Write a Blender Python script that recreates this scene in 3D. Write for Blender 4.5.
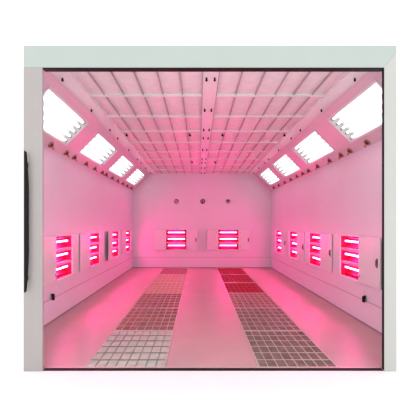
import bpy, bmesh, math
from mathutils import Matrix, Vector

for o in list(bpy.data.objects):
    bpy.data.objects.remove(o, do_unlink=True)
scene = bpy.context.scene
C = scene.collection
PI = math.pi

# ---------------------------------------------------------------- camera
CAMZ = 1.27
cam = bpy.data.cameras.new('camera')
cam.sensor_width = 36.0
cam.lens = 36.0 * 347 / 420
cam.shift_x = 11.5 / 420
cam.shift_y = 14.0 / 420
co = bpy.data.objects.new('camera', cam)
C.objects.link(co)
co.location = (0, 0, CAMZ)
co.rotation_euler = (PI / 2, 0, 0)
scene.camera = co

# ---------------------------------------------------------------- world
w = bpy.data.worlds.new('bright overcast surroundings')
scene.world = w
w.use_nodes = True
bg = w.node_tree.nodes['Background']
bg.inputs[0].default_value = (1.0, 1.0, 1.0, 1)
bg.inputs[1].default_value = 1.6

# lamp strengths
TUBE_WHITE = 3.4
TUBE_RED = 98.0

vs = scene.view_settings
vs.view_transform = 'Standard'
vs.look = 'None'
vs.exposure = 0.0
vs.gamma = 1.0
vs.use_curve_mapping = False


# ---------------------------------------------------------------- materials
def mat(name, col, rough=0.5, metal=0.0, vary=0.0, scale=6.0, bump=0.0, spec=0.5):
    m = bpy.data.materials.new(name)
    m.use_nodes = True
    nt = m.node_tree
    b = nt.nodes['Principled BSDF']
    b.inputs['Base Color'].default_value = (*col, 1)
    b.inputs['Roughness'].default_value = rough
    b.inputs['Metallic'].default_value = metal
    b.inputs['Specular IOR Level'].default_value = spec
    if vary or bump:
        tc = nt.nodes.new('ShaderNodeTexCoord')
        n = nt.nodes.new('ShaderNodeTexNoise')
        n.inputs['Scale'].default_value = scale
        n.inputs['Detail'].default_value = 4
        nt.links.new(tc.outputs['Object'], n.inputs['Vector'])
    if vary:
        r = nt.nodes.new('ShaderNodeValToRGB')
        r.color_ramp.elements[0].position = 0.3
        r.color_ramp.elements[1].position = 0.7
        r.color_ramp.elements[0].color = (*[max(0, c * (1 - vary)) for c in col], 1)
        r.color_ramp.elements[1].color = (*[min(1, c * (1 + vary)) for c in col], 1)
        nt.links.new(n.outputs['Fac'], r.inputs['Fac'])
        nt.links.new(r.outputs['Color'], b.inputs['Base Color'])
    if bump:
        bp = nt.nodes.new('ShaderNodeBump')
        bp.inputs['Strength'].default_value = bump
        bp.inputs['Distance'].default_value = 0.01
        nt.links.new(n.outputs['Fac'], bp.inputs['Height'])
        nt.links.new(bp.outputs['Normal'], b.inputs['Normal'])
    return m


def emis(name, col, s):
    m = bpy.data.materials.new(name)
    m.use_nodes = True
    nt = m.node_tree
    nt.nodes.clear()
    e = nt.nodes.new('ShaderNodeEmission')
    e.inputs[0].default_value = (*col, 1)
    e.inputs[1].default_value = s
    o = nt.nodes.new('ShaderNodeOutputMaterial')
    nt.links.new(e.outputs[0], o.inputs[0])
    return m


WALL = mat('white coated wall panel', (.72, .72, .785), .38, vary=.015, scale=1.5)
SLANT = mat('white coated sloping panel', (.66, .60, .64), .30, vary=.015, scale=1.5)
FOOT_STRIP = mat('dark grey wall foot strip', (.34, .27, .30), .6)  # darker strip along the foot of the walls
SHADE_LINE = mat('ledge shade line', (.50, .43, .46), .6)  # grey stands in for the shadow of the ledge groove
CEIL = mat('ceiling plenum sheet', (.6, .6, .6), .6)
CLOTH = mat('woven ceiling filter cloth', (.80, .75, .76), .9, vary=.05, scale=9, bump=.3)
RIB = mat('grey wire rib', (.42, .36, .38), .5)
RAIL = mat('pale ceiling rail', (.80, .80, .80), .35)
SURROUND = mat('matt white added surround', (.93, .93, .93), .8, vary=.01)
OUTFLOOR = mat('white added floor', (.93, .93, .93), .6, vary=.01)
FRAME_T = mat('frame paint with green reflection tint', (.40, .45, .42), .3, vary=.02, scale=2)  # greenish tint of a reflection put into the head's colour
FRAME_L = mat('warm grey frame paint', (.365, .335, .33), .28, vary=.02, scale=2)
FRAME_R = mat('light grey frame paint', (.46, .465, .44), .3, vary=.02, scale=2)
BLACK = mat('black rubber', (.008, .007, .007), .55, spec=.15)
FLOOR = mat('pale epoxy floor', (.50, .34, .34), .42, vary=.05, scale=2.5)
STEEL = mat('galvanised steel', (.62, .58, .54), .38, metal=.35, vary=.08, scale=20)
STEELD = mat('dull steel', (.25, .24, .23), .45, metal=.3)
MAT_L = mat('pale fibre filter mat', (.52, .52, .46), .95, vary=.14, scale=14, bump=.5)
MAT_D = mat('dark used filter mat', (.20, .145, .12), .95, vary=.35, scale=8, bump=.5)
MAT_B = mat('brown used filter mat', (.27, .14, .11), .95, vary=.35, scale=8, bump=.5)
GLOWBAR = mat('steel with red glow colour', (.36, .03, .035), .45)  # bars tinted with the heaters' red light
MAT_GLOW = mat('filter mat with red glow colour', (.30, .016, .022), .95, vary=.2, scale=8, bump=.5)  # red heater light on the far mats painted into their colour
MAT_Y = mat('beige fibre filter mat', (.50, .38, .24), .95, vary=.15, scale=12, bump=.4)
MAT_P = mat('pinkish filter mat', (.42, .20, .19), .95, vary=.15, scale=10, bump=.4)
PIT = mat('pit concrete', (.25, .22, .2), .9, vary=.1)
CAB = mat('white cabinet enamel', (.70, .76, .76), .3)
REFL = mat('red glow tinted reflector', (.40, .010, .025), .4)  # red glow of the tubes put into the base colour
DIV = mat('pink glow tinted divider', (.78, .40, .50), .35)  # pink cast of the tube light painted into the divider
TRAY = mat('white lamp reflector', (.62, .62, .62), .4)
CAP = mat('grey lamp holder', (.30, .31, .31), .5)
COPPER = mat('worn brass', (.48, .25, .16), .3, metal=.7)
DARK = mat('dark bronze', (.09, .03, .035), .4)
LATCH = mat('dark latch metal', (.16, .08, .09), .4)
RIMR = mat('dark red rim', (.25, .04, .07), .35)
GLASS = mat('gauge face', (.60, .45, .48), .15)
TW = emis('fluorescent tube light', (1.0, .97, .98), TUBE_WHITE)
TR = emis('infrared tube glow', (1.0, .045, .36), TUBE_RED)


# ---------------------------------------------------------------- helpers
class MB:
    def __init__(s):
        s.b = bmesh.new()

    def box(s, x0, x1, y0, y1, z0, z1):
        v = [s.b.verts.new(p) for p in ((x0, y0, z0), (x1, y0, z0), (x1, y1, z0), (x0, y1, z0),
                                        (x0, y0, z1), (x1, y0, z1), (x1, y1, z1), (x0, y1, z1))]
        for f in ((0, 3, 2, 1), (4, 5, 6, 7), (0, 1, 5, 4), (1, 2, 6, 5), (2, 3, 7, 6), (3, 0, 4, 7)):
            s.b.faces.new([v[i] for i in f])
        return s

    def cyl(s, a, b, r, n=12, r2=None):
        a = Vector(a); b = Vector(b); d = (b - a)
        q = d.to_track_quat('Z', 'Y').to_matrix().to_4x4()
        q.translation = (a + b) / 2
        bmesh.ops.create_cone(s.b, cap_ends=True, segments=n, radius1=r, radius2=r if r2 is None else r2,
                              depth=d.length, matrix=q)
        return s

    def sph(s, c, r, n=12):
        bmesh.ops.create_uvsphere(s.b, u_segments=n, v_segments=n // 2 + 1, radius=r,
                                  matrix=Matrix.Translation(c))
        return s

    def ring(s, c, axis, R, r, n=20, m=6):
        q = Vector(axis).to_track_quat('Z', 'Y').to_matrix().to_4x4()
        q.translation = c
        rows = []
        for i in range(n):
            a = 2 * PI * i / n
            rows.append([s.b.verts.new(q @ Vector(((R + r * math.cos(2 * PI * j / m)) * math.cos(a),
                                                   (R + r * math.cos(2 * PI * j / m)) * math.sin(a),
                                                   r * math.sin(2 * PI * j / m)))) for j in range(m)])
        for i in range(n):
            for j in range(m):
                s.b.faces.new((rows[i][j], rows[(i + 1) % n][j], rows[(i + 1) % n][(j + 1) % m], rows[i][(j + 1) % m]))
        return s

    def prism(s, pts, y0, y1):
        a = [s.b.verts.new((x, y0, z)) for x, z in pts]
        b = [s.b.verts.new((x, y1, z)) for x, z in pts]
        s.b.faces.new(a); s.b.faces.new(b[::-1])
        for i in range(len(pts)):
            j = (i + 1) % len(pts)
            s.b.faces.new((a[i], b[i], b[j], a[j]))
        return s

    def holes(s, x0, x1, z0, z1, hs, y0, y1):
        xs = sorted({x0, x1, *[h[0] for h in hs], *[h[1] for h in hs]})
        for a, b in zip(xs[:-1], xs[1:]):
            cuts = sorted((h[2], h[3]) for h in hs if h[0] <= a + 1e-6 and h[1] >= b - 1e-6)
            z = z0
            for c0, c1 in cuts:
                if c0 > z: s.box(a, b, y0, y1, z, c0)
                z = c1
            if z < z1: s.box(a, b, y0, y1, z, z1)
        return s

    def build(s, name, m, parent=None, bevel=0, smooth=False):
        bmesh.ops.recalc_face_normals(s.b, faces=s.b.faces)
        me = bpy.data.meshes.new(name)
        s.b.to_mesh(me); s.b.free()
        me.materials.append(m)
        if smooth:
            for p in me.polygons: p.use_smooth = True
        o = bpy.data.objects.new(name, me)
        C.objects.link(o)
        o.parent = parent
        if bevel:
            bv = o.modifiers.new('bevel', 'BEVEL'); bv.width = bevel; bv.segments = 2
            bv.limit_method = 'ANGLE'
        return o


def tag(o, label=None, cat=None, group=None, kind=None):
    if label: o['label'] = label
    if cat: o['category'] = cat
    if group: o['group'] = group
    if kind: o['kind'] = kind
    return o


def empty(name, loc=(0, 0, 0)):
    o = bpy.data.objects.new(name, None)
    C.objects.link(o)
    o.location = loc
    o.empty_display_size = .1
    return o


def copy_tree(o, parent=None):
    kids = [c for c in C.objects if c.parent == o]
    c = o.copy(); C.objects.link(c); c.parent = parent
    for k in kids: copy_tree(k, c)
    return c


def struct(o): return tag(o, kind='structure')


def frame_m(u, n, v, loc):
    u, n, v = Vector(u), Vector(n), Vector(v)
    m = Matrix.Identity(4)
    for i in range(3):
        m[i][0] = u[i]; m[i][1] = -n[i]; m[i][2] = v[i]; m[i][3] = loc[i]
    return m


ORD = ['nearest the doorway', 'second from the doorway', 'third from the doorway', 'fourth from the doorway',
       'fifth from the doorway', 'sixth from the doorway', 'seventh from the doorway', 'eighth from the doorway',
       'ninth from the doorway', 'tenth from the doorway', 'eleventh from the doorway', 'twelfth from the doorway',
       'thirteenth from the doorway']

# ---------------------------------------------------------------- room numbers
XL, XR = -1.90, 2.10
Y0, Y1 = 3.07, 10.06
ZW, ZC = 2.23, 2.72
T = ZC - ZW
XM = .12
SQ = math.sqrt(.5)

# cabinets: centres along Y
CABR = [4.81, 6.24, 7.65, 9.06]
CABL = [4.89, 6.33, 7.90, 9.32]
CABB = [-.645, .865]
CZ0, CZ1, CW = .53, 1.10, .29      # opening height, half width
HW = CW + .012
LGR = [3.92, 5.67, 7.37, 9.05]
LGL = [4.08, 5.80, 7.47, 9.12]
LL = .61

# frames of reference: local x along the wall (to the viewer's right), local -y into the room, local z up the surface
M_R = lambda y: frame_m((0, -1, 0), (-1, 0, 0), (0, 0, 1), (XR, y, 0))
M_L = lambda y: frame_m((0, 1, 0), (1, 0, 0), (0, 0, 1), (XL, y, 0))
M_B = lambda x: frame_m((1, 0, 0), (0, -1, 0), (0, 0, 1), (x, Y1, 0))
S_R = lambda y: frame_m((0, -1, 0), (-SQ, 0, -SQ), (-SQ, 0, SQ), (XR, y, ZW))
S_L = lambda y: frame_m((0, 1, 0), (SQ, 0, -SQ), (SQ, 0, SQ), (XL, y, ZW))

# ---------------------------------------------------------------- structure
# floor with two trenches
GL = (-1.02, -.29)
GR = (.53, 1.25)
f = MB()
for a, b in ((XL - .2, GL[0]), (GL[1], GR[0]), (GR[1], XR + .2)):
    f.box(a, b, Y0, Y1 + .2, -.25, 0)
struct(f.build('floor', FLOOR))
f = MB()
f.box(GL[0], GL[1], Y0, Y1 + .2, -.25, -.10).box(GR[0], GR[1], Y0, Y1 + .2, -.25, -.10)
struct(f.build('floor_trench', PIT))
# white floor added outside to fill the blank margin below
struct(MB().box(-9, 9, -5, 3.0, -.25, 0).build('floor_outside', OUTFLOOR))

o = MB().holes(-(Y1 + .2), -Y0, 0, ZW, [(-y - HW, -y + HW, CZ0 - .012, CZ1 + .012) for y in CABR], 0, .2).build('wall_right', WALL)
o.matrix_world = M_R(0); struct(o)
o = MB().holes(Y0, Y1 + .2, 0, ZW, [(y - HW, y + HW, CZ0 - .012, CZ1 + .012) for y in CABL], 0, .2).build('wall_left', WALL)
o.matrix_world = M_L(0); struct(o)
o = MB().holes(XL, XR, 0, ZC + .05, [(x - HW, x + HW, CZ0 - .012, CZ1 + .012) for x in CABB], 0, .2).build('wall_back', WALL)
o.matrix_world = M_B(0); struct(o)
FZ0, FZ1 = .155, .575      # lamp opening up the slope
L = T / SQ
o = MB().holes(-Y1, -Y0, 0, L, [(-y - LL, -y + LL, FZ0, FZ1) for y in LGR], 0, .12).build('wall_slope_right', SLANT)
o.matrix_world = S_R(0); struct(o)
o = MB().holes(Y0, Y1, 0, L, [(y - LL, y + LL, FZ0, FZ1) for y in LGL], 0, .12).build('wall_slope_left', SLANT)
o.matrix_world = S_L(0); struct(o)
struct(MB().box(XL + T - .1, XR - T + .1, Y0, Y1, ZC + .035, ZC + .1).build('ceiling', CEIL))

# white wall added round the doorway to fill the blank margin
FL, FR = -1.508, 1.707
IL, IR = -1.344, 1.600
FT, IT = CAMZ + 1.538, CAMZ + 1.348
struct(MB().box(-2.6, FL, 3.0, Y0, 0, 3.3).box(FR, 2.8, 3.0, Y0, 0, 3.3).box(FL, FR, 3.0, Y0, FT, 3.3).build('wall_front', SURROUND))

# door frame: mitred head and two posts
fr = empty('doorway_frame', (0, 3.0, 0))
tag(fr, 'pale grey painted metal frame around the booth doorway', 'door frame')
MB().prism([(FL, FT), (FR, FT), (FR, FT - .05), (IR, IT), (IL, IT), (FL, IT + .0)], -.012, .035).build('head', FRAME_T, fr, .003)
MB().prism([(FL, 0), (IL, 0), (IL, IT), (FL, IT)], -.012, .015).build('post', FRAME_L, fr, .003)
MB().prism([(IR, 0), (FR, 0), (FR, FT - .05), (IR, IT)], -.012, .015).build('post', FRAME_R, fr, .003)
s = MB()
s.box(IL, IR, -.008, .045, IT - .012, IT).box(IR - .006, IR, -.010, .016, 0.014, IT - .012)
tag(s.build('rubber_seal', BLACK, fr), 'black rubber seal along the top and right edge')
si = empty('door_sill', (0, 3.0, 0))
tag(si, 'black threshold strip across the bottom of the doorway', 'threshold')
MB().box(IL, IR - .0, 0, .052, -.02, .004).build('strip', BLACK, si)
MB().box(IL, IR - .0, .052, .07, -.02, .006).build('edge_trim', STEEL, si)

# black pull handle on the left edge of the frame
hd = empty('pull_handle', (FL + .030, 2.985, 0))
tag(hd, 'long black curved pull handle on the left edge of doorway frame', 'handle')
z0, z1 = CAMZ - .585, CAMZ + .625
pts = [(-.002, z0), (-.002, z1)]
for i in range(0, 15):
    t = i / 14
    pts.append((.003 + .025 * min(1, 1.35 * math.sin(PI * (.04 + .92 * t))) ** .8, z1 - .01 - (z1 - z0 - .02) * t))
MB().prism(pts, -.045, -.015).build('grip', BLACK, hd, .003)
for z in (z0 + .12, z1 - .12):
    MB().box(.001, .012, -.015, .003, z - .02, z + .02).build('mount', BLACK, hd)

# ledge shade lines and dark strips at the wall foot
SK = .305
for nm, o_, a, b in (('right', M_R(0), -Y1, -Y0), ('left', M_L(0), Y0, Y1), ('back', M_B(0), XL + .001, XR - .001)):
    t = MB().box(a, b, -.006, 0, 0, .022).build('base_strip_' + nm, FOOT_STRIP); t.matrix_world = o_; struct(t)
    t = MB().box(a, b, -.005, 0, SK - .006, SK + .006).build('trim_' + nm, SHADE_LINE); t.matrix_world = o_; struct(t)

# ---------------------------------------------------------------- ceiling filters
rows = [Y0 + .001, 3.92, 4.68, 5.43, 6.18, 6.95, 7.73, 8.50, 9.27, Y1 - .001]
BL = (XL + T, XL + T + .19)
BR = (XR - T - .19, XR - T)
CS = (.04, .20)
ribsL = [-.18, -.40, -.62, -.84, -1.06]
ribsR = [.42, .64, .86, 1.07, 1.28]
for side, x0, x1, ribs in (('left', BL[1], CS[0], ribsL), ('right', CS[1], BR[0], ribsR)):
    for k in range(len(rows) - 1):
        y0, y1 = rows[k], rows[k + 1]
        e = empty('ceiling_filter', ((x0 + x1) / 2, (y0 + y1) / 2, ZC))
        tag(e, f'ribbed ceiling filter panel {side} of the centre rail, {ORD[k]}' if k < 8 else
            f'ribbed ceiling filter panel {side} of the centre rail, against the back wall', 'ceiling filter',
            'filter panels making up the ceiling')
        cx, cy = (x0 + x1) / 2, (y0 + y1) / 2
        # cloth sagging slightly between ribs
        b = MB()
        edges = sorted([x0, x1] + ribs)
        for a, c in zip(edges[:-1], edges[1:]):
            n = 6
            prev = None
            for i in range(n + 1):
                t = i / n
                xx = a + (c - a) * t - cx
                zz = .020 - .008 * math.sin(PI * t)
                cur = (b.b.verts.new((xx, y0 - cy, zz)), b.b.verts.new((xx, y1 - cy, zz)))
                if prev: b.b.faces.new((prev[0], cur[0], cur[1], prev[1]))
                prev = cur
        cl = b.build('filter_cloth', CLOTH, e, smooth=False)
        sol = cl.modifiers.new('thick', 'SOLIDIFY'); sol.thickness = .008
        for x in ribs:
            MB().box(x - cx - .006, x - cx + .006, y0 - cy + .018, y1 - cy - .018, .001, .022).build('rib', RIB, e)
        MB().box(x0 - cx, x1 - cx, y0 - cy, y0 - cy + .018, -.010, .022).build('cross_bar', RAIL, e)
        MB().box(x0 - cx, x1 - cx, y1 - cy - .018, y1 - cy, -.010, .022).build('cross_bar', RAIL, e)


def clip(x, y, parent, r=.013):
    k = MB().cyl((x, y, 0), (x, y, -.02), r * .7, 8).sph((x, y, -.03), r, 8)
    o = k.build('clip', BLACK, parent, smooth=True)
    tag(o, 'small black clip')


CLY = [3.43, 4.36, 5.27, 5.78, 6.70, 7.65, 8.10, 8.87, 9.7]
e = empty('ceiling_rail', (XM, 0, ZC)); tag(e, 'narrow centre rail along the ceiling with paired black clips', 'ceiling rail')
MB().box(CS[0] - XM, CS[1] - XM, Y0, Y1, -.004, .022).build('rail', RAIL, e)
for x in (CS[0], CS[1]):
    MB().box(x - XM - .004, x - XM + .004, Y0, Y1, -.008, .022).build('rail_edge', RIB, e)
for y in CLY:
    for x in (-.041, .041): clip(x, y, e)
for side, (a, b), xb in (('left', BL, -.03), ('right', BR, .03)):
    m_ = (a + b) / 2
    e = empty('ceiling_rail', (m_, 0, ZC)); tag(e, f'pale edge rail where the ceiling meets the {side} lamp slope', 'ceiling rail', 'edge rails of the ceiling')
    MB().box(a - m_, b - m_, Y0, Y1, -.008, .022).build('rail', RAIL, e)
    MB().box(a - m_ if side == 'right' else b - m_ - .02, a - m_ + .02 if side == 'right' else b - m_, Y0, Y1, -.022, -.008).build('lip', RAIL, e)
    for y in CLY: clip(xb, y, e)

# free hanging hooks
hooks = [(-.14, 5.55), (.38, 5.55), (-.15, 7.99), (.38, 7.99), (-1.15, 5.55), (1.37, 5.55)]
hl = ['left of the centre rail, nearer the doorway', 'right of the centre rail, nearer the doorway',
      'left of the centre rail, deeper in the booth', 'right of the centre rail, deeper in the booth',
      'beside the left edge rail', 'beside the right edge rail']
for (x, y), l in zip(hooks, hl):
    e = empty('ceiling_hook', (x, y, ZC - .004)); tag(e, 'small black hook on ceiling filter ' + l, 'hook', 'black hooks on the ceiling')
    MB().cyl((0, 0, 0), (0, 0, -.025), .012, 8).build('stem', BLACK, e)
    MB().cyl((-.014, 0, -.03), (.022, 0, -.036), .012, 8).build('tip', BLACK, e)


# ---------------------------------------------------------------- slope lamps
def make_lamp():
    e = empty('fluorescent_fixture')
    h = (FZ1 - FZ0)
    g = .004
    b = MB()
    b.box(-LL + g, LL - g, .075, .085, FZ0 + g, FZ1 - g)
    b.box(-LL + g, LL - g, .0, .075, FZ0 + g, FZ0 + .012).box(-LL + g, LL - g, 0, .075, FZ1 - .012, FZ1 - g)
    b.box(-LL + g, -LL + .012, 0, .075, FZ0 + .012, FZ1 - .012).box(LL - .012, LL - g, 0, .075, FZ0 + .012, FZ1 - .012)
    b.build('reflector', TRAY, e)
    b = MB()
    for (x0, x1, z0, z1) in ((-LL - .015, LL + .015, FZ0 - .015, FZ0 + .006), (-LL - .015, LL + .015, FZ1 - .006, FZ1 + .015),
                             (-LL - .015, -LL + .006, FZ0 + .006, FZ1 - .006), (LL - .006, LL + .015, FZ0 + .006, FZ1 - .006)):
        b.box(x0, x1, -.008, -.001, z0, z1)
    b.build('trim_frame', CAB, e)
    for i in range(5):
        z = FZ0 + h * (i + .5) / 5
        MB().cyl((-LL + .05, .035, z), (LL - .05, .035, z), .016, 8).build('tube', TW, e)
        for s in (-1, 1):
            MB().box(s * (LL - .032) - .018, s * (LL - .032) + .018, .015, .075, z - .014, z + .014).build('lamp_holder', CAP, e, .004)
    return e


lamp = make_lamp(); used = False
for side, ys, mf in (('right', LGR, S_R), ('left', LGL, S_L)):
    for i, y in enumerate(ys):
        e = copy_tree(lamp) if used else lamp
        used = True
        e.matrix_world = mf(y)
        tag(e, f'bright white fluorescent fixture on the {side} slope, {ORD[i]}' if i < 3 else
            f'bright white fluorescent fixture on the {side} slope, closest to the back wall', 'light fixture',
            'fluorescent fixtures on the slopes')


# ---------------------------------------------------------------- infrared cabinets
def make_door(parent, sgn, wd, ang):
    """door hinged at the side of the opening, swung open against the wall"""
    d = MB().box(min(0, sgn * wd), max(0, sgn * wd), -.022, -.006, CZ0 - .015, CZ1 + .015).build('door', CAB, parent, .004)
    d.location = (sgn * (CW + .032), -.003, 0)
    d.rotation_euler.z = -sgn * ang
    zc = (CZ0 + CZ1) / 2
    x = sgn * (wd - .05)
    if sgn > 0: MB().box(x - .016, x + .016, -.030, -.022, zc - .055, zc + .055).box(x - .007, x + .007, -.044, -.030, zc - .035, zc + .035).build('latch', LATCH, d, .003)
    for z in (CZ0 + .07, CZ1 - .07):
        MB().cyl((sgn * .02, -.022, z), (sgn * .02, -.030, z), .012, 10).build('hinge_screw', CAP, d)
    return d


def make_cab(kind):
    e = empty('infrared_heater_cabinet')
    g = .003
    b = MB()
    a = HW - g; z0 = CZ0 - .012 + g; z1 = CZ1 + .012 - g
    b.box(-a, a, .14, .15, z0, z1)
    b.box(-a, a, -.0045, .14, z0, z0 + .010).box(-a, a, -.004, .14, z1 - .010, z1)
    b.box(-a, -a + .010, -.004, .14, z0 + .01, z1 - .01).box(a - .010, a, -.004, .14, z0 + .01, z1 - .01)
    b.build('housing', REFL, e)
    b = MB()
    for (x0, x1, za, zb) in ((-CW - .03, CW + .03, CZ0 - .03, CZ0), (-CW - .03, CW + .03, CZ1, CZ1 + .03),
                             (-CW - .03, -CW, CZ0, CZ1), (CW, CW + .03, CZ0, CZ1)):
        b.box(x0, x1, -.016, -.005, za, zb)
    b.build('face_frame', CAB, e, .002)
    n = 3
    ch = (CZ1 - CZ0) / n
    for i in (1, 2):
        z = CZ0 + ch * i
        MB().box(-CW, CW, -.004, .05, z - .018, z + .018).build('divider', DIV, e, .002)
    for i in range(n):
        z = CZ0 + ch * (i + .5)
        # curved reflector behind each tube
        b = MB()
        prev = None
        for j in range(9):
            t = -1 + 2 * j / 8
            p = (.13 - .075 * t * t, z + t * (ch / 2 - .016))
            cur = [b.b.verts.new((sx * (CW - .012), p[0], p[1])) for sx in (-1, 1)]
            if prev: b.b.faces.new((prev[0], prev[1], cur[1], cur[0]))
            prev = cur
        r = b.build('reflector', REFL, e, smooth=True)
        so = r.modifiers.new('thick', 'SOLIDIFY'); so.thickness = .004
        MB().cyl((-CW + .05, .045, z + .02), (CW - .05, .045, z + .02), .011, 8).build('heating_tube', TR, e)
        for s in (-1, 1):
            MB().box(s * (CW - .035) - .015, s * (CW - .035) + .015, .03, .10, z + .004, z + .036).build('tube_holder', STEELD, e)
    if kind == 'back':
        make_door(e, 1, .31, math.radians(13)); make_door(e, -1, .31, math.radians(13))
    else:
        s = 1 if kind == 'right' else -1
        make_door(e, s, .53, math.radians(1.2))
        MB().box(min(-s * (CW + .03), -s * (CW + .27)), max(-s * (CW + .03), -s * (CW + .27)), -.02, 0, CZ0 - .02, CZ1 + .02).build('side_panel', CAB, e, .004)
    return e


for kind, cs, mf in (('right', CABR, M_R), ('left', CABL, M_L), ('back', CABB, M_B)):
    proto = make_cab(kind)
    for i, c in enumerate(cs):
        e = proto if i == 0 else copy_tree(proto)
        e.matrix_world = mf(c)
        if kind == 'back':
            l = f'red glowing heater cabinet with two open doors, {["left", "right"][i]} one on the back wall'
        else:
            l = f'red glowing heater cabinet with open door on the {kind} wall, ' + (ORD[i] if i < 3 else 'closest to the back wall')
        tag(e, l, 'heater cabinet', f'infrared heater cabinets on the {kind} wall')
        if kind == 'left' and i == 2:
            for ch in [q for q in C.objects if q.parent == e and q.name.startswith('door')]:
                ch.rotation_euler.z = math.radians(6)


# ---------------------------------------------------------------- air nozzles under the lamps
def make_nozzle():
    e = empty('air_nozzle')
    MB().ring((0, -.008, 0), (0, 1, 0), .036, .010, 18, 6).build('ring', COPPER, e, smooth=True)
    MB().sph((0, -.014, 0), .029, 12).build('ball', DARK, e, smooth=True)
    MB().cyl((0, -.03, 0), (.012, -.075, -.020), .015, 12, .011).build('spout', COPPER, e, smooth=True)
    return e


NR = [4.23, 4.71, 5.0, 5.43, 5.98, 6.46, 6.82, 7.22, 7.70, 8.25, 8.85, 9.45]
NL = [4.36, 4.86, 5.18, 5.72, 6.20, 6.68, 6.96, 7.45, 7.95, 8.48, 9.0, 9.55]
nz = make_nozzle(); used = False
for side, ys, mf in (('right', NR, S_R), ('left', NL, S_L)):
    for i, y in enumerate(ys):
        e = copy_tree(nz) if used else nz
        used = True
        e.matrix_world = mf(y) @ Matrix.Translation((0, 0, .058))
        tag(e, f'small round brass and black air nozzle below the {side} fixtures, {ORD[i]}', 'air nozzle', f'air nozzles along the {side} slope')

# ---------------------------------------------------------------- round ports on the back wall
for x, l, m_, f_ in ((-.64, 'round grey gauge with a slanted needle, left of three on back wall', RIMR, GLASS),
                     (XM, 'round dark rimmed gauge in the middle of the back wall', DARK, GLASS),
                     (.855, 'round gauge with red half face, right of three on back wall', COPPER, GLASS)):
    e = empty('wall_gauge', (x, Y1, CAMZ + .655)); tag(e, l, 'gauge', 'round gauges on the back wall')
    MB().ring((0, -.012, 0), (0, 1, 0), .055, .011 if m_ is not DARK else .015, 24, 6).build('rim', m_, e, smooth=True)
    MB().cyl((0, -.001, 0), (0, -.010, 0), .055, 24).build('face', f_, e)
    b = MB()
    if x < 0:
        b.prism([(-.036, -.028), (-.024, -.040), (.036, .028), (.024, .040)], -.016, -.010)
    elif x < .5:
        b.box(-.009, .009, -.018, -.010, -.034, .034).box(-.022, -.009, -.018, -.010, .006, .018)
    else:
        b.prism([(-.045, .0), (.045, .0), (.034, .032), (0, .046), (-.034, .032)], -.016, -.010).box(-.004, .012, -.018, -.010, -.034, 0)
    tag(b.build('needle', DARK, e))

# ---------------------------------------------------------------- small black plugs low on the side walls
for side, mf, y in (('right', M_R, 4.35), ('left', M_L, 4.47)):
    e = empty('air_coupling'); e.matrix_world = mf(y)
    tag(e, f'small black coupling low on the {side} wall below nearest heater', 'coupling', 'black couplings on the side walls')
    zc = CAMZ - .935
    MB().box(-.022, .022, -.012, -.0055, zc - .04, zc + .04).build('plate', STEELD, e, .002)
    MB().cyl((0, -.012, zc + .02), (0, -.035, zc + .02), .019, 12).cyl((0, -.032, zc + .03), (0, -.032, zc - .045), .017, 12).build('body', BLACK, e, .003)
    if side == 'right':
        MB().cyl((0, -.032, zc + .03), (0, -.032, zc + .10), .005, 8).build('stem', RAIL, e)

# ---------------------------------------------------------------- floor grates
gy = [Y0 + .006, 4.14, 5.26, 6.39, 7.55, 8.75, Y1 - .01]
mats = {'left': [MAT_L, MAT_B, MAT_B, MAT_Y, MAT_Y, MAT_P], 'right': [MAT_D, MAT_D, MAT_B, MAT_GLOW, MAT_GLOW, MAT_GLOW]}
look = {'left': ['pale grey', 'brown', 'brown', 'beige', 'beige', 'pinkish'], 'right': ['dark grey', 'dark brown', 'brown', 'red', 'red', 'red']}  # red ones take their tone from painted-in heater glow
BAR = {MAT_Y.name: STEEL, MAT_P.name: STEELD, MAT_L.name: STEELD, MAT_D.name: STEEL, MAT_B.name: STEEL, MAT_GLOW.name: GLOWBAR}
for side, (x0, x1) in (('left', GL), ('right', GR)):
    for k in range(6):
        y0, y1 = gy[k] + .003, gy[k + 1] - .003
        cx, cy = (x0 + x1) / 2, (y0 + y1) / 2
        hx, hy = (x1 - x0) / 2 - .004, (y1 - y0) / 2
        e = empty('floor_grate', (cx, cy, 0))
        tag(e, f'steel floor grate over {look[side][k]}-looking filter, {side} strip, {ORD[k]}' if k < 5 else
            f'steel floor grate over {look[side][k]}-looking filter, {side} strip, against the back wall', 'floor grate', f'grates of the {side} floor strip')
        MB().box(-hx, hx, -hy, -hy + .012, -.009, 0).box(-hx, hx, hy - .012, hy, -.009, 0) \
            .box(-hx, -hx + .012, -hy + .012, hy - .012, -.009, 0).box(hx - .012, hx, -hy + .012, hy - .012, -.009, 0).build('frame', STEEL, e)
        b = MB()
        nx = 8
        for i in range(1, nx):
            x = -hx + 2 * hx * i / nx
            b.box(x - .0025, x + .0025, -hy + .012, hy - .012, -.009, -.001)
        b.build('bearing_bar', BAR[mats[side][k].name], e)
        b = MB()
        ny = 6
        for i in range(1, ny):
            y = -hy + 2 * hy * i / ny
            b.box(-hx + .012, hx - .012, y - .0035, y + .0035, -.006, -.0005)
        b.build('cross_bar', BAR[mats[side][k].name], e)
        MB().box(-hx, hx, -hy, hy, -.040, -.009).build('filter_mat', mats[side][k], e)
        MB().box(-hx, -hx + .03, -hy, hy, -.10, -.040).box(hx - .03, hx, -hy, hy, -.10, -.040).build('ledge', STEELD, e)
